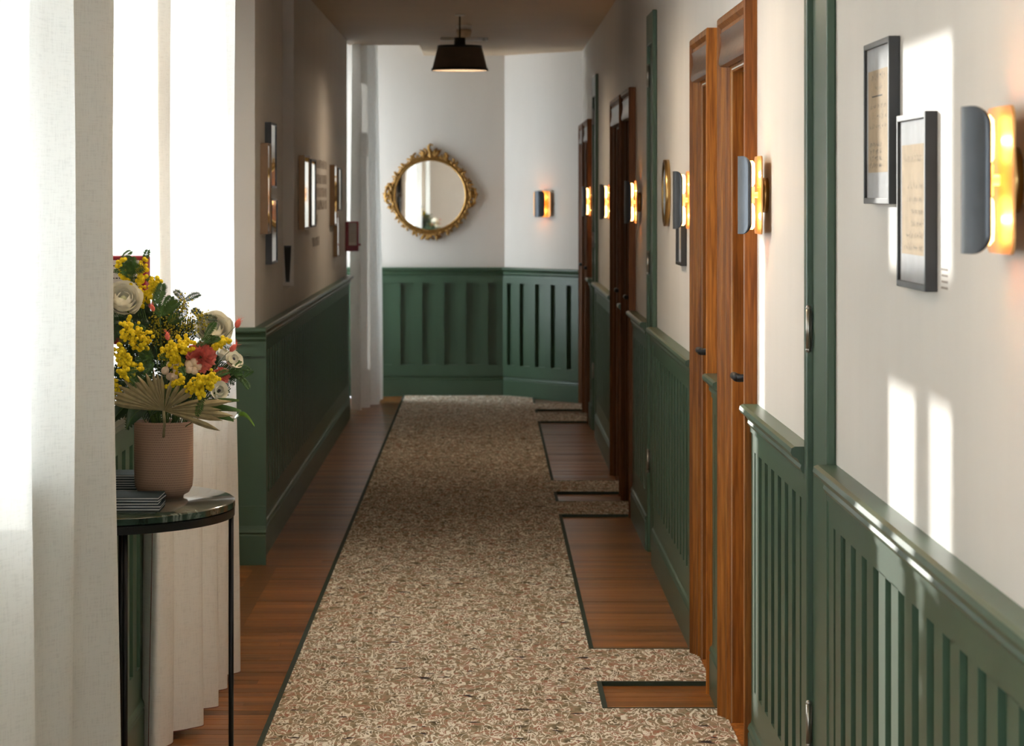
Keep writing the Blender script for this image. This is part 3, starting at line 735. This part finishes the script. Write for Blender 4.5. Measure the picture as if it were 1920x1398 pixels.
r = empty('smoke_detector', ((870-VX)*sy/F, sy, H)); tag(r, 'round smoke detector on the ceiling behind the pendant', 'smoke detector')
MB().lathe([(.05, 0), (.05, -.012), (.042, -.03)], seg=28).build('base', 'plastic_white', r, smooth=True)
MB().lathe([(.050, -.03), (.052, -.045), (.044, -.07), (.015, -.082), (.001, -.083)], seg=28).build('dome', 'shade_inner', r, smooth=True)
ty = 20.4
r = empty('ceiling_strip', ((870-VX)*ty/F, ty, H)); tag(r, 'slim white ceiling strip behind the pendant lamp', 'ceiling strip')
MB().box(-.17, .17, -.03, .03, -.022, 0).build('housing', 'plastic_white', r, bevel=.003); MB().box(.13, .15, -.032, .0, -.024, -.004).build('end_clip', 'hinge_steel', r)
# light switch
r = empty('light_switch', (XR, 19.85, 1.10), out_rot(R)); tag(r, 'small dark wall switch beside the farthest doors', 'switch')
MB().box(-.04, .04, 0, .009, -.06, .06).build('plate', 'frame_black', r, bevel=.002); MB().box(-.015, .015, .008, .014, -.03, .03).build('rocker', 'black_metal', r)

# ------------------------------------------------------------------ half-round table
TX, TY, TZ, TA, TB = -.985, 7.20, .84, .355, .44
def half(a, b, n=40): return [(TX+a*math.sin(PI*k/n), TY-b*math.cos(PI*k/n)) for k in range(n+1)]
r = empty('console_table', (TX, TY, 0)); tag(r, 'half-round table with dark green marble top and thin black legs', 'table')
T = Matrix.Translation((-TX, -TY, 0))
P0 = half(TA, TB); P1 = half(TA-.004, TB-.004)
m = MB().loft([[(x, y, TZ-.020) for x, y in P1], [(x, y, TZ-.017) for x, y in P0], [(x, y, TZ-.003) for x, y in P0], [(x, y, TZ) for x, y in P1]]).xf(T); m.build('tabletop', 'marble', r, angle=40)
P2 = half(TA-.001, TB-.001); P3 = half(TA-.012, TB-.012)
m = MB().loft([[(x, y, TZ-.040) for x, y in P2+P3[::-1]], [(x, y, TZ-.0205) for x, y in P2+P3[::-1]]]).xf(T); m.build('metal_rim', 'black_metal', r, angle=40)
for x, y in ((-.855, 6.815), (-.640, 7.22), (-.965, 7.60)):
    MB().tube([(x, y, 0), (x, y, TZ-.021)], .0065, 10).xf(T).build('leg', 'black_metal', r, smooth=True)
# booklets
def booklet(cx, cy, z, w_, d_, h_, rz, label):
    r = empty('booklet', (cx, cy, z), rz); tag(r, label, 'booklet', 'booklets stacked on the table')
    a, b = w_/2, d_/2
    MB().box(-a, a, -b, b, h_*.8, h_).build('cover', 'booklet_blue', r); MB().box(-a, a, -b, b, 0, h_*.2).build('back_cover', 'booklet_blue', r); MB().box(-a, a-.0015, -b+.0015, b-.0015, h_*.2, h_*.8).build('pages', 'booklet_page', r)
rg = random.Random(5); ORD = ['bottom', 'second from bottom', 'third from bottom', 'fourth from bottom', 'fifth from bottom', 'sixth from bottom', 'seventh from bottom']
for k in range(5):
    booklet(-.868+rg.uniform(-.003, .003), 7.02+rg.uniform(-.004, .004), TZ+k*.0068, .155, .15, .0063, rg.uniform(-.03, .03), 'dark blue booklet in the front stack on the table, ' + ('topmost' if k == 4 else ORD[k]))
for k in range(7):
    booklet(-.93+rg.uniform(-.003, .003), 7.475+rg.uniform(-.004, .004), TZ+k*.0062, .085, .14, .0058, rg.uniform(-.03, .03), 'dark blue booklet in the stack behind the vase, ' + ('topmost' if k == 6 else ORD[k]))

# ------------------------------------------------------------------ vase and flowers
FY = 7.30
def fp(u, v, y=FY): return Vector(((u-VX)*y/F, y, EYE-(v-VY)*y/F))
VC = fp(307, 927); VXc = VC.x
va = empty('vase', (VXc, FY, TZ)); tag(va, 'brown ceramic vase with pricked rows on the half-round table', 'vase')
MB().lathe([(.050, .0), (.052, .004), (.064, .010), (.0725, .026), (.0745, .05), (.0745, .186), (.0735, .190), (.0705, .190), (.0695, .180), (.069, .03), (.001, .02)], seg=64).build('body', 'ceramic', va, smooth=True)
MOUTH = Vector((VXc, FY, TZ+.18))
def stem_curve(tip, k=0.5, n=8, side=0):
    root = MOUTH + Vector(((tip.x-MOUTH.x)*.18, (tip.y-MOUTH.y)*.18, -.06)); root.x = max(VXc-.05, min(VXc+.05, root.x)); root.y = max(FY-.05, min(FY+.05, root.y))
    mid = Vector((root.x+(tip.x-root.x)*.35, root.y+(tip.y-root.y)*.35, root.z+(tip.z-root.z)*.62+.02))
    return [root*(1-t_)**2 + mid*2*t_*(1-t_) + tip*t_*t_ for t_ in (i/n for i in range(n+1))]
def flower_root(name, tip, label, cat='flower', group='flowers in the vase'):
    r = empty(name, tip); tag(r, label, cat, group)
    return r
def add_stem(r, tip, rad=.0018, mat='stem_green'):
    pts = [p-tip for p in stem_curve(tip)]; MB().tube(pts, rad, 6).build('stem', mat, r, smooth=True)
def petal(L, wd, cup, curl, n=5, ruffle=0, rg=random):
    """petal in local coords: grows along +z from origin, opens to +y"""
    rows = []
    for i in range(n+1):
        t_ = i/n; w_ = wd*(math.sin(PI*(.12+.80*t_))**.7); row = []
        for j in range(n+1):
            s_1 = -1+2*j/n; y = cup*(1-t_)*0 + L*(.38*t_*t_*curl) - wd*.5*(s_1*s_1)*cup
            row.append((w_*s_1, y + (ruffle*math.sin(j*2.3+i)*t_), L*t_*(1-.10*s_1*s_1) - curl*L*.18*max(0, t_-.6)*2 + ruffle*rg.uniform(-.6, .6)*t_))
        rows.append(row)
    return rows
def rose(tip, R_, facing, label, mat='petal_white', layers=5, name='white_rose', inner='petal_green', seed=0):
    """petals are patches of nested cups, the outer ones opening further and rolling back at the rim"""
    r = flower_root(name, tip, label); add_stem(r, tip, .0024)
    rg = random.Random(seed); q = Vector(facing).normalized().to_track_quat('Z', 'Y').to_matrix().to_4x4()
    for ly in range(layers):
        f_ = 1-ly/max(1, layers-.5); n = 5 if ly < 3 else 4
        rho = R_*(.36+.52*f_); th1 = math.radians(28+52*f_); half_w = math.radians(50+8*f_)
        for k in range(n):
            a0 = 2*PI*k/n + ly*.63 + rg.uniform(-.15, .15); rj = rho*rg.uniform(.94, 1.08); rows = []; tw = rg.uniform(-.1, .1); fr = rg.uniform(.7, 1.3)
            for i in range(9):
                t_ = i/8; row = []
                for j in range(9):
                    s_1 = -1+2*j/8; th = math.radians(168)-(math.radians(168)-th1)*t_*(1-.12*s_1*s_1)
                    az = a0 + half_w*s_1*min(1, .35+t_*1.0) + tw*t_
                    rad = rj*(1+(.10+.30*f_)*fr*max(0, t_-.55)**2*4) * (1 + .035*math.sin(s_1*5+k*2+ly)*t_)
                    row.append((rad*math.sin(th)*math.cos(az), rad*math.sin(th)*math.sin(az), rad*math.cos(th)*(1.0 if t_ < .5 else .95)))
                rows.append(row)
            MB().grid(rows).xf(q).build('petal', mat, r, smooth=True)
    c = MB(); c.ball((0, 0, 0), (R_*.20, R_*.20, R_*.24), 10, 6); c.xf(q).build('heart', inner, r, smooth=True)
    c = MB(); c.ball((0, 0, 0), (R_*.34, R_*.34, R_*.22), 10, 6); c.xf(q @ Matrix.Translation((0, 0, -R_*.85))).build('calyx', 'stem_green', r, smooth=True)
rose(fp(231, 560, 7.26), .043, (.25, -.95, .75), 'large white rose at the upper left of the bouquet', seed=1)
rose(fp(402, 616, 7.34), .042, (.25, -1.0, .65), 'large white rose at the upper right of the bouquet', seed=2)
rose(fp(438, 673, 7.27), .022, (.6, -.7, .6), 'small greenish white flower at the right tip of the bouquet', layers=2, name='anemone', inner='ink', seed=3)
rose(fp(411, 732, 7.22), .021, (.35, -.9, .35), 'small white flower just above the right palm leaf', layers=2, name='anemone', inner='ink', seed=4)
rose(fp(420, 662, 7.36), .022, (.5, -.2, .8), 'white bloom half hidden behind the coral carnation', layers=2, name='anemone', seed=6)
def carnation(tip, R_, facing, label, seed):
    r = flower_root('carnation', tip, label); add_stem(r, tip, .002)
    rg = random.Random(seed); q = Vector(facing).normalized().to_track_quat('Z', 'Y').to_matrix().to_4x4(); m = MB()
    for k in range(64):
        el = math.acos(1-1.15*(k+.5)/64); az = k*2.39996
        pm_ = MB(); rows = []
        for i in range(4):
            t_ = i/3; rows.append([((j-2)*R_*.16*(.3+t_), R_*.05*math.sin(j*2.6+k)*t_*1.6, R_*(.25+.75*t_)+R_*.10*t_*(1 if j % 2 else -1)+rg.uniform(-.03, .03)*R_) for j in range(5)])
        pm_.grid(rows); pm_.xf(q @ Matrix.Translation((0, 0, -R_*.25)) @ Matrix.Rotation(az, 4, 'Z') @ Matrix.Rotation(el, 4, 'X') @ Matrix.Rotation(rg.uniform(-1, 1), 4, 'Z') @ Matrix.Scale(rg.uniform(.88, 1.08), 4))
        m.add(pm_.v, pm_.f)
    o = m.build('petals', 'petal_coral', r); o['kind'] = 'stuff'
    c = MB(); c.ball((0, 0, 0), (R_*.3, R_*.3, R_*.5), 8, 5); c.xf(q @ Matrix.Translation((0, 0, -R_*.4))).build('calyx', 'stem_green', r, smooth=True)
carnation(fp(377, 668, 7.20), .036, (.25, -.95, .3), 'coral pink carnation in the middle of the bouquet', 1)
carnation(fp(416, 704, 7.26), .022, (.6, -.8, .1), 'smaller coral carnation at the right of the bouquet', 2)
def cream_spray(tip, n, spread, label, seed):
    r = flower_root('cream_blossom', tip, label); add_stem(r, tip, .0015); rg = random.Random(seed)
    for k in range(n):
        a = 2*PI*k/n; c = Vector((math.cos(a)*spread*rg.uniform(.5, 1), rg.uniform(-.008, .004), math.sin(a)*spread*rg.uniform(.5, 1)))
        m = MB(); m.ball((0, 0, 0), (.0115, .009, .010), 9, 6); m.xf(Matrix.Translation(c) @ Matrix.Rotation(rg.uniform(0, 3), 4, 'Y')); m.build('petal', 'petal_cream', r, smooth=True)
cream_spray(fp(323, 694, 7.19), 6, .019, 'cluster of cream blossoms above the palm fan', 1)
cream_spray(fp(361, 687, 7.18), 5, .014, 'cream blossoms tucked under the coral carnation', 2)
def bunny(tip, ang, L, label, seed):
    r = flower_root('bunny_tail', tip, label); add_stem(r, tip, .0008); rg = random.Random(seed)
    rot = Matrix.Rotation(ang, 4, 'Y'); m = MB(); m.lathe([(.001, -L*.5), (L*.24, -L*.32), (L*.30, -.05*L), (L*.22, L*.28), (.001, L*.5)], seg=10); m.xf(rot); m.build('seed_head', 'bunny_coral', r, smooth=True)
    h = MB()
    for k in range(26):
        a = rg.uniform(0, 6.28); z = rg.uniform(-.3, .5)*L; h.tube([(0, 0, z), (math.cos(a)*L*.42, math.sin(a)*L*.42, z+L*.42)], [.0004, .0002], 3)
    o = h.xf(rot).build('hairs', 'bunny_coral', r); o['kind'] = 'stuff'
bunny(fp(446, 606, 7.25), .35, .025, 'coral bunny tail at the far right above the rail', 1)
bunny(fp(437, 652, 7.20), .75, .024, 'coral bunny tail beside the small greenish flower', 2)
bunny(fp(314, 630, 7.12), -.1, .021, 'coral bunny tail amid the yellow mimosa', 3)
bunny(fp(286, 577, 7.2), -.4, .019, 'coral bunny tail right of the upper left rose', 4)
def feather(m, base, direction, L, wd, n=13, tilt=None, rg=random):
    """pinnate leaf: paired leaflets along a rachis"""
    d_ = Vector(direction).normalized(); sd = d_.cross(Vector((0, -1, .25))).normalized(); up = sd.cross(d_)
    for i in range(n):
        t_ = (i+.6)/n; c = Vector(base)+d_*L*t_ - Vector((0, 0, 1))*L*.18*t_*t_
        l = wd*math.sin(PI*(.12+.8*t_))**.7
        for s_1 in (-1, 1):
            e = c + sd*s_1*l + d_*l*.5 + up*rg.uniform(-.004, .004); w_ = d_*L/n*.52
            mid = (c+e)/2 + up*.002
            m.add([c-w_*.5, mid-w_, e, mid+w_, c+w_*.5], [(0, 1, 2, 3, 4)])
    m.tube([Vector(base), Vector(base)+d_*L*.5-Vector((0, 0, L*.045)), Vector(base)+d_*L-Vector((0, 0, L*.18))], .0007, 4)
def mimosa(pts, n, spread, label, seed, rad=.0058, mat='mimosa', leaves=3, lmat='leaf_mid'):
    P = [fp(*p) for p in pts]; tip = P[-1]; r = flower_root('mimosa_sprig', tip, label, 'flower'); rg = random.Random(seed)
    st = stem_curve(P[0]) + P[1:]
    MB().tube([p-tip for p in st], .0012, 5).build('stem', 'stem_green', r, smooth=True)
    m = MB(); tw = MB()
    n = int(n*1.35)
    for k in range(n):
        t_ = rg.random()*(len(P)-1); i = min(int(t_), len(P)-2); c = P[i].lerp(P[i+1], t_-i)
        off = Vector((rg.gauss(0, 1), rg.gauss(0, 1)*.8-.4, rg.gauss(0, 1))) * spread*.55
        if off.length > spread*1.2: off *= spread*1.2/off.length
        rr = rad*rg.uniform(.75, 1.15); m.ball(c+off-tip, rr, 8, 5); tw.tube([c-tip, c+off-tip], .0004, 3)
    o = m.build('blossoms', mat, r, smooth=True); o['kind'] = 'stuff'
    lv = MB()
    for k in range(leaves):
        i = rg.randrange(len(P)); a = rg.uniform(0, 2*PI); feather(lv, P[i]-tip+Vector((0, .012, 0)), (math.cos(a), .25, math.sin(a)*.8), rg.uniform(.03, .048), .012, 13, None, rg)
    lv.add(tw.v, tw.f)
    if lv.v: o = lv.build('leaves', lmat, r); o['kind'] = 'stuff'
mimosa([(246, 540), (232, 512), (226, 488)], 26, .011, 'yellow mimosa sprig topmost at the left', 1)
mimosa([(262, 560), (262, 525), (270, 492)], 42, .014, 'yellow mimosa sprig pointing up in front of the alarm box', 2)
mimosa([(268, 570), (282, 545), (294, 528)], 46, .017, 'yellow mimosa sprig right of the upper rose', 3)
mimosa([(270, 640, 7.2), (255, 630, 7.15), (240, 615, 7.15)], 80, .024, 'dense yellow mimosa cluster at the left middle', 4)
mimosa([(255, 690, 7.18), (232, 675, 7.13), (222, 655, 7.13)], 60, .018, 'yellow mimosa cluster at the lower left', 5)
mimosa([(248, 715, 7.18), (234, 700, 7.12), (228, 690, 7.12)], 30, .011, 'small yellow mimosa tip left of the palm fan', 6)
mimosa([(230, 745, 7.2), (214, 725, 7.15), (210, 712, 7.15)], 22, .011, 'yellow mimosa bits beside the curtain edge', 7)
mimosa([(310, 670, 7.22), (330, 655, 7.18), (352, 640, 7.18)], 80, .020, 'yellow mimosa mass in the bouquet centre', 8)
mimosa([(330, 690, 7.2), (328, 670, 7.16), (318, 650, 7.15)], 50, .016, 'yellow mimosa below the middle bunny tail', 9)
mimosa([(385, 665, 7.25), (412, 645, 7.2), (428, 638, 7.2)], 36, .010, 'yellow mimosa sprig under the right rose', 10)
mimosa([(352, 728, 7.15), (378, 718, 7.1), (400, 708, 7.1)], 85, .018, 'bright yellow mimosa cluster low on the right', 11)
mimosa([(360, 715, 7.15), (375, 735, 7.1), (380, 745, 7.1)], 26, .010, 'yellow mimosa drooping over the palm fan', 12)
mimosa([(320, 725, 7.16), (335, 712, 7.13), (345, 706, 7.12)], 20, .010, 'small yellow mimosa bit above the palm fan', 13)
mimosa([(300, 640), (322, 600), (345, 565)], 150, .020, 'green budded wattle spray rising in the middle', 14, .0024, 'bud_yellow', 6, 'leaf_dark')
mimosa([(320, 640), (350, 612), (378, 595)], 150, .024, 'green budded wattle spray leaning right', 15, .0024, 'bud_yellow', 6, 'leaf_dark')
mimosa([(290, 640), (292, 605), (300, 580)], 90, .016, 'green budded wattle spray beside the upper rose', 16, .0024, 'bud_yellow', 5, 'leaf_dark')
def foliage(u, v, y, n, L, label, seed, mat='leaf_dark', arc=(0, 2*PI), wd=.018):
    tip = fp(u, v, y); r = flower_root('wattle_foliage', tip, label, 'foliage', 'foliage in the vase'); add_stem(r, tip, .0014); rg = random.Random(seed); m = MB()
    for k in range(n):
        a = rg.uniform(*arc); feather(m, Vector((rg.gauss(0, .012), rg.gauss(0, .012), rg.gauss(0, .012))), (math.cos(a), rg.uniform(-.5, .5), math.sin(a)), L*rg.uniform(.7, 1.15), wd, 15, None, rg)
    o = m.build('leaves', mat, r); o['kind'] = 'stuff'
foliage(240, 600, 7.34, 20, .075, 'dark feathery foliage behind the left rose', 1)
foliage(300, 625, 7.33, 28, .085, 'dark feathery foliage in the bouquet centre', 2)
foliage(250, 710, 7.30, 26, .080, 'dark feathery foliage at the lower left', 3)
foliage(330, 700, 7.32, 26, .080, 'dark feathery foliage behind the cream blossoms', 4)
foliage(400, 690, 7.33, 20, .065, 'dark feathery foliage behind the carnations', 5)
foliage(275, 745, 7.33, 22, .075, 'dark feathery foliage behind the palm fan', 6)
foliage(360, 745, 7.31, 12, .070, 'dark feathery foliage right behind the palm fan', 7)
foliage(300, 590, 7.25, 7, .06, 'green feathery foliage at the top middle', 8, 'leaf_mid', (.3, 2.6))
foliage(246, 516, 7.3, 6, .05, 'green feathery foliage among the topmost mimosa', 9, 'leaf_mid', (.3, 2.8))
foliage(440, 700, 7.28, 8, .035, 'bright green leaflets at the right edge of the bouquet', 10, 'leaf_mid', (-1.0, 1.2), .010)
foliage(388, 640, 7.20, 4, .05, 'green feathery leaf in front of the right rose', 11, 'leaf_mid', (.3, 1.3), .012)
foliage(285, 690, 7.20, 10, .065, 'green feathery leaves left of the cream blossoms', 12, 'leaf_mid', (2.2, 4.2), .016)
# dried palm fan
c0 = fp(307, 770, 7.16); r = empty('palm_fan', c0); tag(r, 'dried brown palm fan in front of the bouquet', 'palm leaf', 'foliage in the vase')
MB().tube([Vector((0, 0, 0)), Vector((0, .02, -.03)), MOUTH+Vector((0, -.03, -.06))-c0], .0035, 8).build('stem', 'palm_dry', r, smooth=True)
tips = [(205, 752), (208, 742), (213, 733), (222, 722), (233, 711), (246, 706), (259, 703), (275, 699), (288, 699), (296, 699), (304, 702), (325, 706), (341, 715), (357, 720), (372, 728), (392, 738), (437, 741), (418, 757), (440, 768), (420, 777), (415, 796)]
pr = None
for k, (u, v) in enumerate(tips):
    tp = fp(u, v, 7.16) - c0; L = tp.length; d_ = tp.normalized(); wd = max(.0045, .050*L)*(1.0 if k < 15 else .8)
    sd = Vector((d_.z, 0, -d_.x)); m = MB(); rows = []
    for t_, ww, dy in ((0, .0012, 0), (.3, .55, .3), (.6, 1.0, .8), (.78, .95, .6), (.92, .45, .2), (1.0, .03, 0)):
        c = d_*L*t_ + Vector((0, -.020*math.sin(PI*.6*t_)-(.02*t_ if k > 14 else 0), -.012*t_*t_*(k > 14))); w_ = wd*ww*1.25
        rows.append([c-sd*w_+Vector((0, .004, 0)), c+Vector((0, -.0045*ww, 0)), c+sd*w_+Vector((0, .004, 0))])
    m.grid(rows); o = m.build('blade', 'palm_dry', r); so = o.modifiers.new('thick', 'SOLIDIFY'); so.thickness = .0006
def broad(base, tip, wd, label, mat, droop=.02, seed=0):
    b_, t2 = fp(*base), fp(*tip); r = empty('broad_leaf', b_); tag(r, label, 'leaf', 'foliage in the vase')
    d_ = t2-b_; L = d_.length; sd = d_.normalized().cross(Vector((0, 1, .3))).normalized(); rows = []
    for i in range(9):
        t_ = i/8; w_ = wd*max(.02, math.sin(PI*min(1, .04+t_*.96))**.8); c = d_*t_ + Vector((0, -.01, droop))*math.sin(PI*t_)
        rows.append([c-sd*w_+Vector((0, .006, .004)), c-sd*w_*.5+Vector((0, .001, 0)), c, c+sd*w_*.5+Vector((0, .001, 0)), c+sd*w_+Vector((0, .006, .004))])
    o = MB().grid(rows).build('blade', mat, r, smooth=True)
    MB().tube([d_*t_+Vector((0, -.01, droop))*math.sin(PI*t_)+Vector((0, -.001, 0)) for t_ in (0, .25, .5, .75, 1)], .0009, 5).build('midrib', 'stem_green', r, smooth=True)
    MB().tube([Vector((0, 0, 0)), (MOUTH-b_)*.5+Vector((0, 0, .01)), MOUTH-b_+Vector((0, 0, -.04))], .0013, 5).build('stem', 'stem_green', r, smooth=True)
broad((275, 768, 7.2), (236, 806, 7.14), .022, 'broad dark leaf hanging over the left side of the vase', 'leaf_dark')
broad((258, 758, 7.24), (205, 800, 7.20), .020, 'broad dark leaf drooping beside the near curtain', 'leaf_dark')
broad((350, 768, 7.25), (448, 752, 7.2), .008, 'long green leaf pointing right above the vase', 'leaf_mid', .006)
broad((352, 772, 7.2), (452, 772, 7.15), .010, 'long green leaf pointing right toward the dark wall', 'leaf_mid', .008)
broad((372, 772, 7.18), (438, 790, 7.12), .012, 'green leaf with dark shine right of the vase', 'leaf_mid', .004)
broad((440, 785, 7.16), (477, 800, 7.1), .006, 'bright lime leaf tip curling down at the far right', 'leaf_bright', .018)
broad((310, 772, 7.25), (280, 785, 7.2), .016, 'dark leaf at the mouth of the vase', 'leaf_dark')
broad((330, 770, 7.28), (362, 778, 7.24), .014, 'dark leaf at the right of the vase mouth', 'leaf_dark')
